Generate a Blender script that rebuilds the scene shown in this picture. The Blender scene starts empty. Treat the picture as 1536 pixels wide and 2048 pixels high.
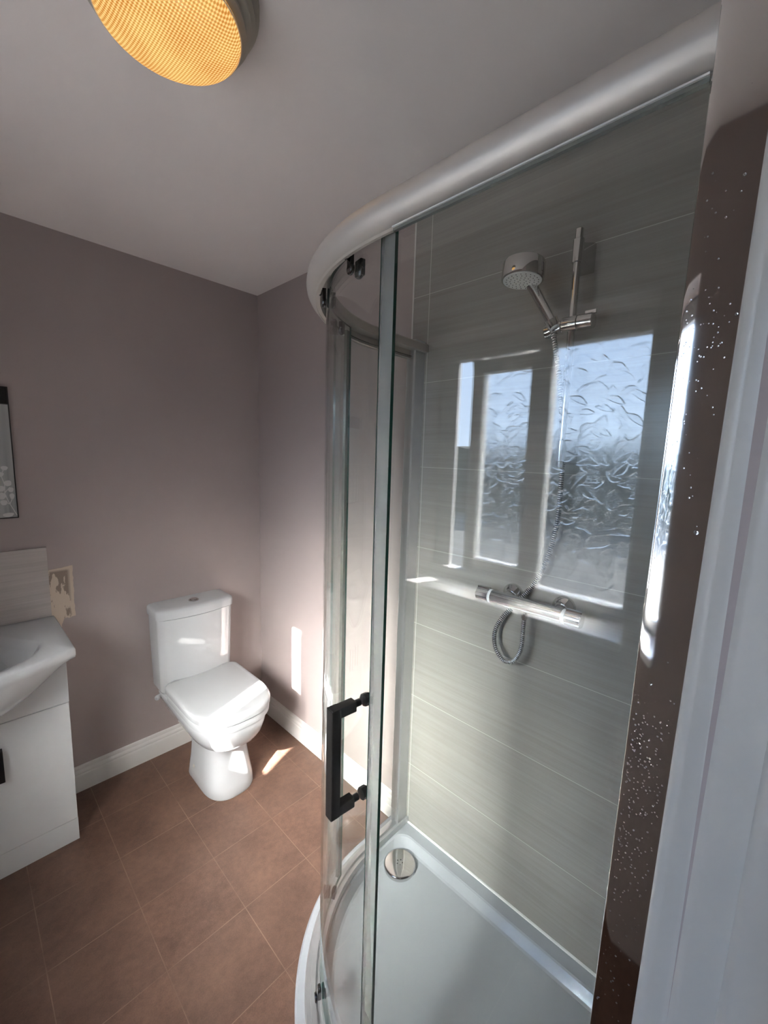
import bpy, bmesh, math, random
from mathutils import Vector, Matrix
S = bpy.context.scene
COL = S.collection
PI = math.pi
V = Vector

# ------------------------------------------------------------------ camera
def make_camera():
    x, y, h, yaw, pitch, roll, f = -1.22729, -2.16729, 1.56348, 0.761885, 0.135203, 0.0298367, 830.344
    cy, sy, cp, sp = math.cos(yaw), math.sin(yaw), math.cos(pitch), math.sin(pitch)
    fw = V((cy*cp, sy*cp, -sp)); r = V((sy, -cy, 0)); u = r.cross(fw)
    r2 = r*math.cos(roll) + u*math.sin(roll); u2 = u*math.cos(roll) - r*math.sin(roll)
    cam = bpy.data.cameras.new('camera'); o = bpy.data.objects.new('camera', cam); COL.objects.link(o)
    m = Matrix((r2, u2, -fw)).transposed().to_4x4(); m.translation = V((x, y, h)); o.matrix_world = m
    cam.sensor_fit = 'HORIZONTAL'; cam.sensor_width = 36.0; cam.lens = 36.0*f/1536.0
    cam.clip_start = 0.005; cam.clip_end = 200
    S.camera = o
make_camera()

# ------------------------------------------------------------------ world, sun, large lights, exposure
S.view_settings.view_transform = 'Standard'; S.view_settings.look = 'None'
S.view_settings.gamma = 1.0; S.view_settings.use_curve_mapping = False
S.view_settings.exposure = 0.8
cy = S.cycles
cy.max_bounces = 14; cy.diffuse_bounces = 5; cy.glossy_bounces = 6; cy.transmission_bounces = 8; cy.transparent_max_bounces = 24
cy.sample_clamp_indirect = 0.0; cy.sample_clamp_direct = 0.0; cy.blur_glossy = 0.5
cy.use_denoising = True; cy.use_guiding = True; cy.adaptive_threshold = 0.02

SUN_AZ = math.atan2(0.38, 1.0); SUN_EL = math.radians(34.2)
world = bpy.data.worlds.new('sky'); S.world = world; world.use_nodes = True
wn = world.node_tree; wn.nodes.clear()
wo = wn.nodes.new('ShaderNodeOutputWorld'); bg = wn.nodes.new('ShaderNodeBackground')
tc = wn.nodes.new('ShaderNodeTexCoord'); sx = wn.nodes.new('ShaderNodeSeparateXYZ'); rp = wn.nodes.new('ShaderNodeValToRGB')
wn.links.new(tc.outputs['Generated'], sx.inputs[0]); wn.links.new(sx.outputs['Z'], rp.inputs[0])
rp.color_ramp.elements[0].position = 0.0; rp.color_ramp.elements[0].color = (0.64, 0.81, 1.05, 1)
rp.color_ramp.elements[1].position = 0.7; rp.color_ramp.elements[1].color = (0.36, 0.56, 0.98, 1)
wn.links.new(rp.outputs[0], bg.inputs[0]); bg.inputs[1].default_value = 6.0
wn.links.new(bg.outputs[0], wo.inputs[0])

def light(name, typ, loc, energy, color, rot=None, **kw):
    d = bpy.data.lights.new(name, typ); d.energy = energy; d.color = color
    for k, v in kw.items(): setattr(d, k, v)
    o = bpy.data.objects.new(name, d); COL.objects.link(o); o.location = loc
    if rot is not None: o.rotation_euler = rot
    return o
sd = V((math.cos(SUN_AZ)*math.cos(SUN_EL), math.sin(SUN_AZ)*math.cos(SUN_EL), -math.sin(SUN_EL)))
sun = light('sun', 'SUN', (-6, -3, 5), 55.0, (1.0, 0.96, 0.91), sd.to_track_quat('-Z', 'Y').to_euler(), angle=math.radians(0.6))
# sampling portal in the window opening (emits nothing itself)
light('window_portal', 'AREA', (-1.94, -1.43, 1.53), 1.0, (1, 1, 1), (0, math.radians(-90), 0), shape='RECTANGLE', size=1.1, size_y=0.9)
bpy.data.lights['window_portal'].cycles.is_portal = True
# unseen hall light, added behind the open doorway
light('hall_light', 'AREA', (-1.35, -2.95, 2.36), 2.4, (1.0, 0.95, 0.9), (0, 0, 0), shape='DISK', size=0.4)

# ------------------------------------------------------------------ materials
def newmat(name):
    m = bpy.data.materials.new(name); m.use_nodes = True
    nt = m.node_tree; nt.nodes.clear()
    out = nt.nodes.new('ShaderNodeOutputMaterial')
    return m, nt, out
def N(nt, typ, **kw):
    n = nt.nodes.new(typ)
    for k, v in kw.items():
        if k.startswith('i_'):
            n.inputs[k[2:].replace('_', ' ')].default_value = v
        else: setattr(n, k, v)
    return n
def L(nt, a, b): nt.links.new(a, b)
def obj_coords(nt, scale=(1, 1, 1)):
    tc = N(nt, 'ShaderNodeTexCoord'); mp = N(nt, 'ShaderNodeMapping'); mp.inputs['Scale'].default_value = scale
    L(nt, tc.outputs['Object'], mp.inputs[0]); return mp.outputs[0]
def math_(nt, op, a, b=None, clamp=False):
    n = N(nt, 'ShaderNodeMath', operation=op); n.use_clamp = clamp
    for i, v in enumerate((a, b)):
        if v is None: continue
        if isinstance(v, (int, float)): n.inputs[i].default_value = v
        else: L(nt, v, n.inputs[i])
    return n.outputs[0]
def mixc(nt, fac, a, b):
    n = N(nt, 'ShaderNodeMix', data_type='RGBA')
    if isinstance(fac, (int, float)): n.inputs[0].default_value = fac
    else: L(nt, fac, n.inputs[0])
    for i, v in ((6, a), (7, b)):
        if isinstance(v, tuple): n.inputs[i].default_value = (*v, 1) if len(v) == 3 else v
        else: L(nt, v, n.inputs[i])
    return n.outputs[2]
def noise(nt, vec, scale, detail=4, rough=0.55):
    n = N(nt, 'ShaderNodeTexNoise'); n.inputs['Scale'].default_value = scale; n.inputs['Detail'].default_value = detail
    n.inputs['Roughness'].default_value = rough
    if vec is not None: L(nt, vec, n.inputs['Vector'])
    return n.outputs['Fac']
def rng(nt, v, a, b, c=0.0, d=1.0):
    n = N(nt, 'ShaderNodeMapRange'); L(nt, v, n.inputs[0])
    for i, x in enumerate((a, b, c, d)): n.inputs[i+1].default_value = x
    return n.outputs[0]
def bump(nt, h, strength=0.2, dist=0.002):
    b = N(nt, 'ShaderNodeBump'); b.inputs['Strength'].default_value = strength; b.inputs['Distance'].default_value = dist
    L(nt, h, b.inputs['Height']); return b.outputs[0]
def pbr(name, col, rough=0.5, metal=0.0, var=0.0, scale=30.0, bumps=0.0, bdist=0.001, coat=0.0, spec=0.5):
    m, nt, out = newmat(name)
    p = N(nt, 'ShaderNodeBsdfPrincipled'); p.inputs['Roughness'].default_value = rough; p.inputs['Metallic'].default_value = metal
    p.inputs['Specular IOR Level'].default_value = spec; p.inputs['Coat Weight'].default_value = coat; p.inputs['Coat Roughness'].default_value = 0.04
    vec = obj_coords(nt); nf = noise(nt, vec, scale)
    lo = tuple(c*(1-var) for c in col); hi = tuple(min(1, c*(1+var)) for c in col)
    L(nt, mixc(nt, nf, lo, hi), p.inputs['Base Color'])
    if bumps: L(nt, bump(nt, noise(nt, vec, scale*6), bumps, bdist), p.inputs['Normal'])
    L(nt, p.outputs[0], out.inputs[0]); return m

M = {}
M['paint'] = pbr('mauve_wall_paint', (0.385, 0.327, 0.312), 0.62, var=0.03, scale=3, bumps=0.12, bdist=0.0006)
M['ceiling'] = pbr('ceiling_paint', (0.84, 0.79, 0.775), 0.8, var=0.02, scale=4, bumps=0.1, bdist=0.0008)
M['hall'] = pbr('hall_paint', (0.62, 0.58, 0.54), 0.8, var=0.02, scale=3)
M['white_gloss'] = pbr('white_gloss_wood_paint', (0.64, 0.625, 0.60), 0.28, var=0.02, scale=12, bumps=0.05)
M['sill'] = pbr('white_sill_board', (0.86, 0.85, 0.83), 0.18, var=0.01)
M['old_gloss'] = pbr('brushed_gloss_door_frame_paint', (0.46, 0.445, 0.41), 0.38, var=0.06, scale=9, bumps=0.15)
M['ceramic'] = pbr('white_ceramic', (0.49, 0.505, 0.515), 0.06, var=0.01, coat=0.3)
M['seat'] = pbr('white_seat_plastic', (0.46, 0.475, 0.48), 0.18, var=0.01)
M['cabinet'] = pbr('white_gloss_cabinet', (0.68, 0.70, 0.71), 0.12, var=0.01)
M['acrylic'] = pbr('white_tray_acrylic', (0.36, 0.38, 0.405), 0.16, var=0.01)
M['upvc'] = pbr('white_window_plastic', (0.66, 0.66, 0.65), 0.25, var=0.01)
M['chrome'] = pbr('polished_chrome', (0.64, 0.63, 0.62), 0.04, 1.0, var=0.01)
M['satin'] = pbr('satin_silver_rail', (0.58, 0.54, 0.50), 0.5, 0.55, var=0.01, coat=0.2)
M['alu'] = pbr('bright_aluminium', (0.58, 0.59, 0.60), 0.3, 0.7, var=0.02)
M['dark_metal'] = pbr('dark_nickel', (0.03, 0.028, 0.027), 0.25, 0.6, var=0.05)
M['black'] = pbr('black_plastic', (0.012, 0.012, 0.013), 0.3, var=0.05)
M['black_chrome'] = pbr('black_chrome', (0.14, 0.14, 0.14), 0.1, 1.0)
M['graphite'] = pbr('graphite_frame', (0.02, 0.018, 0.017), 0.35, var=0.1)
M['nozzle'] = pbr('grey_spray_plate', (0.85, 0.84, 0.82), 0.35, var=0.03)
M['collar'] = pbr('frosted_plastic_collar', (0.75, 0.77, 0.78), 0.3)
M['grout'] = pbr('white_silicone', (0.86, 0.86, 0.85), 0.4)
M['lampbase'] = pbr('aged_cream_lamp_base', (0.42, 0.39, 0.33), 0.35, 0.0, var=0.08)

def tile_mat(name, joints=1.0, lo=(0.282, 0.268, 0.247), hi=(0.365, 0.349, 0.325)):
    m, nt, out = newmat(name)
    p = N(nt, 'ShaderNodeBsdfPrincipled'); p.inputs['Roughness'].default_value = 0.22
    tc = N(nt, 'ShaderNodeTexCoord'); sp = N(nt, 'ShaderNodeSeparateXYZ'); L(nt, tc.outputs['Object'], sp.inputs[0])
    # horizontal run: y on the long wall, x on the short one
    ge = N(nt, 'ShaderNodeNewGeometry'); sn = N(nt, 'ShaderNodeSeparateXYZ'); L(nt, ge.outputs['Normal'], sn.inputs[0])
    side = math_(nt, 'GREATER_THAN', math_(nt, 'ABSOLUTE', sn.outputs['Y']), 0.5)
    run = math_(nt, 'ADD', math_(nt, 'MULTIPLY', sp.outputs['Y'], math_(nt, 'SUBTRACT', 1.0, side)), math_(nt, 'MULTIPLY', sp.outputs['X'], side))
    z = sp.outputs['Z']
    row = math_(nt, 'FLOOR', math_(nt, 'DIVIDE', z, 0.305))
    cb = N(nt, 'ShaderNodeCombineXYZ')
    L(nt, math_(nt, 'ADD', math_(nt, 'MULTIPLY', run, 1.6), math_(nt, 'MULTIPLY', row, 3.7)), cb.inputs[0]); L(nt, math_(nt, 'MULTIPLY', z, 60.0), cb.inputs[1])
    n1 = noise(nt, cb.outputs[0], 1.0, 6, 0.6)
    cb2 = N(nt, 'ShaderNodeCombineXYZ')
    L(nt, math_(nt, 'ADD', math_(nt, 'MULTIPLY', run, 5.0), row), cb2.inputs[0]); L(nt, math_(nt, 'MULTIPLY', z, 240.0), cb2.inputs[1])
    n2 = noise(nt, cb2.outputs[0], 1.0, 3, 0.6)
    f = math_(nt, 'ADD', math_(nt, 'MULTIPLY', n1, 0.7), math_(nt, 'MULTIPLY', n2, 0.3))
    col = mixc(nt, rng(nt, f, 0.3, 0.7), lo, hi)
    # grout
    fz = math_(nt, 'ABSOLUTE', math_(nt, 'SUBTRACT', math_(nt, 'FRACT', math_(nt, 'ADD', math_(nt, 'DIVIDE', z, 0.305), 0.5)), 0.5))
    gz = math_(nt, 'LESS_THAN', fz, 0.0030)
    fr = math_(nt, 'ABSOLUTE', math_(nt, 'SUBTRACT', math_(nt, 'FRACT', math_(nt, 'ADD', math_(nt, 'ADD', run, 1.19), 0.5)), 0.5))
    gr = math_(nt, 'LESS_THAN', fr, 0.0014)
    g = math_(nt, 'MULTIPLY', math_(nt, 'MAXIMUM', gz, gr), joints)
    L(nt, mixc(nt, g, col, (0.53, 0.51, 0.475)), p.inputs['Base Color'])
    L(nt, math_(nt, 'ADD', 0.2, math_(nt, 'MULTIPLY', g, 0.5)), p.inputs['Roughness'])
    L(nt, bump(nt, math_(nt, 'SUBTRACT', math_(nt, 'MULTIPLY', n2, 0.15), g), 0.25, 0.001), p.inputs['Normal'])
    L(nt, p.outputs[0], out.inputs[0]); return m
M['tile'] = tile_mat('striated_grey_beige_tile')
M['tile_plain'] = tile_mat('striated_tile_single', 0.0, (0.42, 0.385, 0.36), (0.56, 0.52, 0.49))

def floor_mat():
    m, nt, out = newmat('brown_vinyl_tile_floor')
    p = N(nt, 'ShaderNodeBsdfPrincipled')
    tc = N(nt, 'ShaderNodeTexCoord'); sp = N(nt, 'ShaderNodeSeparateXYZ'); L(nt, tc.outputs['Object'], sp.inputs[0])
    vec = tc.outputs['Object']
    n1 = noise(nt, vec, 6.0, 6, 0.6); n2 = noise(nt, vec, 45.0, 5, 0.65); n3 = noise(nt, vec, 260.0, 2, 0.5)
    f = math_(nt, 'ADD', math_(nt, 'ADD', math_(nt, 'MULTIPLY', n1, 0.45), math_(nt, 'MULTIPLY', n2, 0.35)), math_(nt, 'MULTIPLY', n3, 0.2))
    col = mixc(nt, rng(nt, f, 0.33, 0.68), (0.074, 0.039, 0.027), (0.212, 0.119, 0.083))
    cx = math_(nt, 'ADD', math_(nt, 'DIVIDE', math_(nt, 'ADD', sp.outputs['X'], 0.128), 0.2535), 100.0)
    cyv = math_(nt, 'ADD', math_(nt, 'DIVIDE', sp.outputs['Y'], 0.2490), 100.0)
    cell = N(nt, 'ShaderNodeCombineXYZ'); L(nt, math_(nt, 'FLOOR', cx), cell.inputs[0]); L(nt, math_(nt, 'FLOOR', cyv), cell.inputs[1])
    wnz = N(nt, 'ShaderNodeTexWhiteNoise'); L(nt, cell.outputs[0], wnz.inputs['Vector'])
    col = mixc(nt, math_(nt, 'MULTIPLY', wnz.outputs['Value'], 0.22), col, (0.11, 0.072, 0.055))
    def line(c):
        return math_(nt, 'LESS_THAN', math_(nt, 'ABSOLUTE', math_(nt, 'SUBTRACT', math_(nt, 'FRACT', math_(nt, 'ADD', c, 0.5)), 0.5)), 0.0048)
    g = math_(nt, 'MULTIPLY', math_(nt, 'MAXIMUM', line(cx), line(cyv)), rng(nt, noise(nt, vec, 5.0, 2), 0.35, 0.62, 0.12, 0.7))
    L(nt, mixc(nt, g, col, (0.30, 0.20, 0.15)), p.inputs['Base Color'])
    L(nt, rng(nt, n2, 0.3, 0.7, 0.42, 0.58), p.inputs['Roughness'])
    L(nt, bump(nt, n3, 0.12, 0.0008), p.inputs['Normal'])
    L(nt, p.outputs[0], out.inputs[0]); return m
M['floor'] = floor_mat()

def clear_glass(name, tint):
    m, nt, out = newmat(name)
    lw = N(nt, 'ShaderNodeLayerWeight'); lw.inputs['Blend'].default_value = 0.5
    F = math_(nt, 'ADD', 0.042, math_(nt, 'MULTIPLY', math_(nt, 'POWER', lw.outputs['Facing'], 5.0), 0.958))
    tr = N(nt, 'ShaderNodeBsdfTransparent'); tr.inputs[0].default_value = (*tint, 1)
    gl = N(nt, 'ShaderNodeBsdfGlossy'); gl.inputs['Roughness'].default_value = 0.0; gl.inputs[0].default_value = (1, 1, 1, 1)
    mx = N(nt, 'ShaderNodeMixShader'); L(nt, F, mx.inputs[0]); L(nt, tr.outputs[0], mx.inputs[1]); L(nt, gl.outputs[0], mx.inputs[2])
    L(nt, mx.outputs[0], out.inputs[0]); return m
M['glass'] = clear_glass('clear_safety_glass', (0.968, 0.982, 0.974))
M['glass_edge'] = pbr('green_glass_edge', (0.006, 0.06, 0.045), 0.12)
def plastic_mat():
    m, nt, out = newmat('clear_plastic_seal')
    p = N(nt, 'ShaderNodeBsdfPrincipled'); p.inputs['Base Color'].default_value = (0.30, 0.31, 0.29, 1); p.inputs['Roughness'].default_value = 0.12
    tr = N(nt, 'ShaderNodeBsdfTransparent'); tr.inputs[0].default_value = (0.62, 0.64, 0.61, 1)
    mx = N(nt, 'ShaderNodeMixShader'); mx.inputs[0].default_value = 0.5; L(nt, tr.outputs[0], mx.inputs[1]); L(nt, p.outputs[0], mx.inputs[2])
    L(nt, mx.outputs[0], out.inputs[0]); return m
M['seal'] = plastic_mat()

def leaf_glass():
    m, nt, out = newmat('leaf_patterned_obscure_glass')
    tc = N(nt, 'ShaderNodeTexCoord'); sp = N(nt, 'ShaderNodeSeparateXYZ'); L(nt, tc.outputs['Object'], sp.inputs[0])
    def leaf_layer(off, cells, seed):
        # one leaf per cell, turned at random: outline ridge, midrib and side veins
        cb = N(nt, 'ShaderNodeCombineXYZ')
        L(nt, math_(nt, 'ADD', math_(nt, 'MULTIPLY', sp.outputs['Y'], cells), off), cb.inputs[0]); L(nt, math_(nt, 'ADD', math_(nt, 'MULTIPLY', sp.outputs['Z'], cells), off*0.7), cb.inputs[1])
        v = N(nt, 'ShaderNodeTexVoronoi', feature='F1', voronoi_dimensions='2D'); v.inputs['Scale'].default_value = 1.0; v.inputs['Randomness'].default_value = 0.85; L(nt, cb.outputs[0], v.inputs['Vector'])
        d = N(nt, 'ShaderNodeVectorMath', operation='SUBTRACT'); L(nt, cb.outputs[0], d.inputs[0]); L(nt, v.outputs['Position'], d.inputs[1])
        sc = N(nt, 'ShaderNodeSeparateColor'); L(nt, v.outputs['Color'], sc.inputs[0])
        rot = N(nt, 'ShaderNodeVectorRotate', rotation_type='Z_AXIS'); L(nt, d.outputs[0], rot.inputs['Vector']); L(nt, math_(nt, 'ADD', math_(nt, 'MULTIPLY', sc.outputs[0], 2.6), seed), rot.inputs['Angle'])
        r = N(nt, 'ShaderNodeSeparateXYZ'); L(nt, rot.outputs[0], r.inputs[0])
        ay = math_(nt, 'ABSOLUTE', math_(nt, 'ADD', r.outputs['Y'], math_(nt, 'MULTIPLY', math_(nt, 'POWER', r.outputs['X'], 2.0), 0.25)))
        inside = math_(nt, 'SUBTRACT', math_(nt, 'SUBTRACT', 1.0, math_(nt, 'POWER', math_(nt, 'ABSOLUTE', math_(nt, 'DIVIDE', r.outputs['X'], 0.62)), 1.7)), math_(nt, 'DIVIDE', ay, 0.38))
        body = rng(nt, inside, 0.0, 0.16)
        rib = rng(nt, ay, 0.0, 0.035, 1.0, 0.0)
        side = rng(nt, math_(nt, 'SINE', math_(nt, 'MULTIPLY', math_(nt, 'SUBTRACT', r.outputs['X'], math_(nt, 'MULTIPLY', ay, 0.9)), 52.0)), 0.4, 1.0)
        vein = math_(nt, 'MULTIPLY', math_(nt, 'MAXIMUM', rib, math_(nt, 'MULTIPLY', side, 0.35)), body)
        line = math_(nt, 'MULTIPLY', rng(nt, math_(nt, 'ABSOLUTE', math_(nt, 'SUBTRACT', inside, 0.05)), 0.0, 0.12, 1.0, 0.0), 1.0)
        return math_(nt, 'SUBTRACT', body, math_(nt, 'MULTIPLY', vein, 0.3)), math_(nt, 'MAXIMUM', line, math_(nt, 'MULTIPLY', rib, body))
    h1, l1 = leaf_layer(3.1, 16.0, 0.4); h2, l2 = leaf_layer(7.7, 18.0, 1.3)
    hgt = math_(nt, 'MAXIMUM', h1, math_(nt, 'MULTIPLY', h2, 0.6))
    outline = math_(nt, 'MAXIMUM', l1, math_(nt, 'MULTIPLY', l2, 0.5))
    bp = bump(nt, hgt, 1.0, 0.0025)
    rf = N(nt, 'ShaderNodeBsdfRefraction'); rf.inputs['IOR'].default_value = 1.45; rf.inputs['Roughness'].default_value = 0.10; rf.inputs[0].default_value = (0.965, 0.975, 0.98, 1)
    L(nt, bp, rf.inputs['Normal'])
    tl = N(nt, 'ShaderNodeBsdfTranslucent'); tl.inputs[0].default_value = (0.22, 0.23, 0.24, 1)
    m2 = N(nt, 'ShaderNodeMixShader'); L(nt, math_(nt, 'MULTIPLY', outline, 0.22), m2.inputs[0]); L(nt, rf.outputs[0], m2.inputs[1]); L(nt, tl.outputs[0], m2.inputs[2])
    L(nt, m2.outputs[0], out.inputs[0]); return m
def obscure_back():
    m, nt, out = newmat('obscure_glass_outer_face')
    rf = N(nt, 'ShaderNodeBsdfRefraction'); rf.inputs['IOR'].default_value = 1.45; rf.inputs['Roughness'].default_value = 0.28; rf.inputs[0].default_value = (0.965, 0.975, 0.98, 1)
    L(nt, rf.outputs[0], out.inputs[0]); return m
M['obscure_back'] = obscure_back()
M['leaf_glass'] = leaf_glass()

def lamp_mat():
    m, nt, out = newmat('amber_prismatic_diffuser')
    tc = N(nt, 'ShaderNodeTexCoord'); sp = N(nt, 'ShaderNodeSeparateXYZ'); L(nt, tc.outputs['Object'], sp.inputs[0])
    ang = math_(nt, 'ARCTAN2', sp.outputs['Y'], sp.outputs['X'])
    rad = math_(nt, 'SQRT', math_(nt, 'ADD', math_(nt, 'POWER', sp.outputs['X'], 2.0), math_(nt, 'POWER', sp.outputs['Y'], 2.0)))
    a = math_(nt, 'SINE', math_(nt, 'MULTIPLY', math_(nt, 'ADD', sp.outputs['X'], sp.outputs['Y']), 560.0))
    b = math_(nt, 'SINE', math_(nt, 'MULTIPLY', math_(nt, 'SUBTRACT', sp.outputs['X'], sp.outputs['Y']), 560.0))
    pat = rng(nt, math_(nt, 'MULTIPLY', a, b), -0.5, 0.6)
    big = noise(nt, tc.outputs['Object'], 14.0, 2)
    col = mixc(nt, rng(nt, big, 0.35, 0.65), (0.90, 0.36, 0.06), (1.0, 0.52, 0.12))
    col = mixc(nt, math_(nt, 'MULTIPLY', pat, 0.55), col, (1.0, 0.74, 0.34))
    st = math_(nt, 'ADD', 0.42, math_(nt, 'MULTIPLY', pat, 0.36))
    em = N(nt, 'ShaderNodeEmission'); L(nt, col, em.inputs[0]); L(nt, st, em.inputs[1])
    gl = N(nt, 'ShaderNodeBsdfGlossy'); gl.inputs['Roughness'].default_value = 0.15
    L(nt, bump(nt, pat, 0.6, 0.002), gl.inputs['Normal'])
    mx = N(nt, 'ShaderNodeMixShader'); mx.inputs[0].default_value = 0.06; L(nt, em.outputs[0], mx.inputs[1]); L(nt, gl.outputs[0], mx.inputs[2])
    L(nt, mx.outputs[0], out.inputs[0]); return m
M['lamp'] = lamp_mat()
M['lamp_rim'] = pbr('amber_glass_rim', (0.95, 0.78, 0.55), 0.2)

def hose_mat():
    return pbr('ribbed_chrome_hose', (0.88, 0.88, 0.87), 0.2, 1.0, var=0.02)
M['hose'] = hose_mat()
M['hose_groove'] = pbr('hose_groove', (0.03, 0.03, 0.03), 0.4, 0.4)

def patch_mat():
    m, nt, out = newmat('bare_scraped_plaster')
    p = N(nt, 'ShaderNodeBsdfPrincipled'); p.inputs['Roughness'].default_value = 0.85
    vec = obj_coords(nt, (60, 60, 16))
    n = noise(nt, vec, 1.0, 4, 0.6)
    tc = N(nt, 'ShaderNodeTexCoord'); sp = N(nt, 'ShaderNodeSeparateXYZ'); L(nt, tc.outputs['Object'], sp.inputs[0])
    zone = math_(nt, 'MULTIPLY', rng(nt, sp.outputs['X'], -0.902, -0.914), rng(nt, sp.outputs['Z'], 1.045, 1.035))
    low = rng(nt, sp.outputs['Z'], 0.90, 1.03, -0.06, 0.14); rgt = rng(nt, sp.outputs['X'], -0.945, -0.925, -0.03, 0.09)
    f = math_(nt, 'ADD', math_(nt, 'ADD', n, low), rgt)
    dark = math_(nt, 'MULTIPLY', rng(nt, f, 0.56, 0.60), zone)
    col = mixc(nt, dark, (0.60, 0.50, 0.40), (0.27, 0.215, 0.17))
    L(nt, col, p.inputs['Base Color']); L(nt, bump(nt, n, 0.6, 0.003), p.inputs['Normal'])
    L(nt, p.outputs[0], out.inputs[0]); return m
M['patch'] = patch_mat()

def mirror_face_mat():  # mirror face: reflected curtain folds painted into the grey colour
    m, nt, out = newmat('painted_mirror_folds')
    p = N(nt, 'ShaderNodeBsdfPrincipled'); p.inputs['Roughness'].default_value = 0.35
    tc = N(nt, 'ShaderNodeTexCoord'); sp = N(nt, 'ShaderNodeSeparateXYZ'); L(nt, tc.outputs['Object'], sp.inputs[0])
    cb = N(nt, 'ShaderNodeCombineXYZ'); L(nt, math_(nt, 'MULTIPLY', sp.outputs['X'], 38.0), cb.inputs[0]); L(nt, math_(nt, 'MULTIPLY', sp.outputs['Z'], 1.2), cb.inputs[1])
    n = noise(nt, cb.outputs[0], 1.0, 2)
    grad = rng(nt, sp.outputs['Z'], 1.28, 1.60)
    base = mixc(nt, grad, (0.20, 0.215, 0.215), (0.36, 0.37, 0.36))
    L(nt, mixc(nt, rng(nt, n, 0.35, 0.65), base, (0.42, 0.43, 0.42)), p.inputs['Base Color'])
    L(nt, p.outputs[0], out.inputs[0]); return m
M['print'] = mirror_face_mat()
M['etched_white'] = pbr('pale_etched_flower', (0.62, 0.62, 0.60), 0.4, var=0.06, scale=60)

def water_mat():
    m, nt, out = newmat('water_drop')
    g = N(nt, 'ShaderNodeBsdfGlass'); g.inputs['IOR'].default_value = 1.33; g.inputs['Roughness'].default_value = 0.0
    L(nt, g.outputs[0], out.inputs[0]); return m
M['water'] = water_mat()
def hedge_mat():
    m, nt, out = newmat('hedge_leaves')
    p = N(nt, 'ShaderNodeBsdfPrincipled'); p.inputs['Roughness'].default_value = 0.8
    n = noise(nt, obj_coords(nt), 4.0, 6, 0.7)
    L(nt, mixc(nt, n, (0.012, 0.016, 0.010), (0.045, 0.05, 0.035)), p.inputs['Base Color']); L(nt, p.outputs[0], out.inputs[0]); return m
M['hedge'] = hedge_mat()
M['hall_floor'] = pbr('hall_carpet', (0.16, 0.14, 0.12), 0.9, var=0.1)
M['paving'] = pbr('dark_garden_paving', (0.085, 0.085, 0.08), 0.8, var=0.3, scale=2)

# ------------------------------------------------------------------ geometry helpers
def link(name, bm, mat, parent=None, smooth=True, angle=40, bevel=0, seg=2):
    bmesh.ops.remove_doubles(bm, verts=bm.verts, dist=1e-6)
    bmesh.ops.recalc_face_normals(bm, faces=bm.faces)
    me = bpy.data.meshes.new(name); bm.to_mesh(me); bm.free()
    mats = mat if isinstance(mat, (list, tuple)) else [mat]
    for k in mats: me.materials.append(k)
    o = bpy.data.objects.new(name, me); COL.objects.link(o)
    if parent is not None:
        o.parent = parent; o.matrix_parent_inverse = Matrix.Translation(-parent.location)
    if bevel:
        b = o.modifiers.new('bevel', 'BEVEL'); b.width = bevel; b.segments = seg; b.limit_method = 'ANGLE'; b.angle_limit = math.radians(35)
    if smooth:
        for p in me.polygons: p.use_smooth = True
        me.set_sharp_from_angle(angle=math.radians(angle))
        if bevel:
            w = o.modifiers.new('wn', 'WEIGHTED_NORMAL'); w.keep_sharp = False
    return o
def thing(name, label, cat, loc=(0, 0, 0), group=None):
    o = bpy.data.objects.new(name, None); COL.objects.link(o); o.location = loc; o.empty_display_size = 0.05
    o['label'] = label; o['category'] = cat
    if group: o['group'] = group
    return o
def tag(o, label, cat, group=None, kind=None):
    o['label'] = label; o['category'] = cat
    if group: o['group'] = group
    if kind: o['kind'] = kind
    return o
def struct(o): o['kind'] = 'structure'; return o

def box(bm, x0, x1, y0, y1, z0, z1):
    vs = [bm.verts.new(p) for p in ((x0, y0, z0), (x1, y0, z0), (x1, y1, z0), (x0, y1, z0), (x0, y0, z1), (x1, y0, z1), (x1, y1, z1), (x0, y1, z1))]
    for f in ((0, 3, 2, 1), (4, 5, 6, 7), (0, 1, 5, 4), (1, 2, 6, 5), (2, 3, 7, 6), (3, 0, 4, 7)): bm.faces.new([vs[i] for i in f])
    return vs
def boxes(*bs):
    bm = bmesh.new()
    for b in bs: box(bm, *b)
    return bm
def rings(bm, rs, cap0=True, cap1=True, closed=True):
    """loft between rings of equal length"""
    vr = [[bm.verts.new(p) for p in r] for r in rs]
    n = len(vr[0])
    for a, b in zip(vr, vr[1:]):
        for i in range(n if closed else n-1):
            j = (i+1) % n
            bm.faces.new((a[i], a[j], b[j], b[i]))
    if cap0: bm.faces.new(list(reversed(vr[0])))
    if cap1: bm.faces.new(vr[-1])
    return vr
def frame_of(d):
    d = V(d).normalized(); a = V((0, 0, 1)) if abs(d.z) < 0.9 else V((1, 0, 0))
    u = d.cross(a).normalized(); return u, d.cross(u).normalized(), d
def lathe(bm, prof, origin, axis=(0, 0, 1), seg=40, cap0=True, cap1=True):
    u, v, d = frame_of(axis); o = V(origin)
    rs = [[o + d*z + (u*math.cos(2*PI*i/seg) + v*math.sin(2*PI*i/seg))*max(r, 1e-5) for i in range(seg)] for r, z in prof]
    return rings(bm, rs, cap0, cap1)
def cyl(bm, a, b, r, seg=28, ch=0.0):
    a, b = V(a), V(b); h = (b-a).length
    prof = [(r-ch, 0), (r, ch), (r, h-ch), (r-ch, h)] if ch else [(r, 0), (r, h)]
    lathe(bm, prof, a, b-a, seg)
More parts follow.
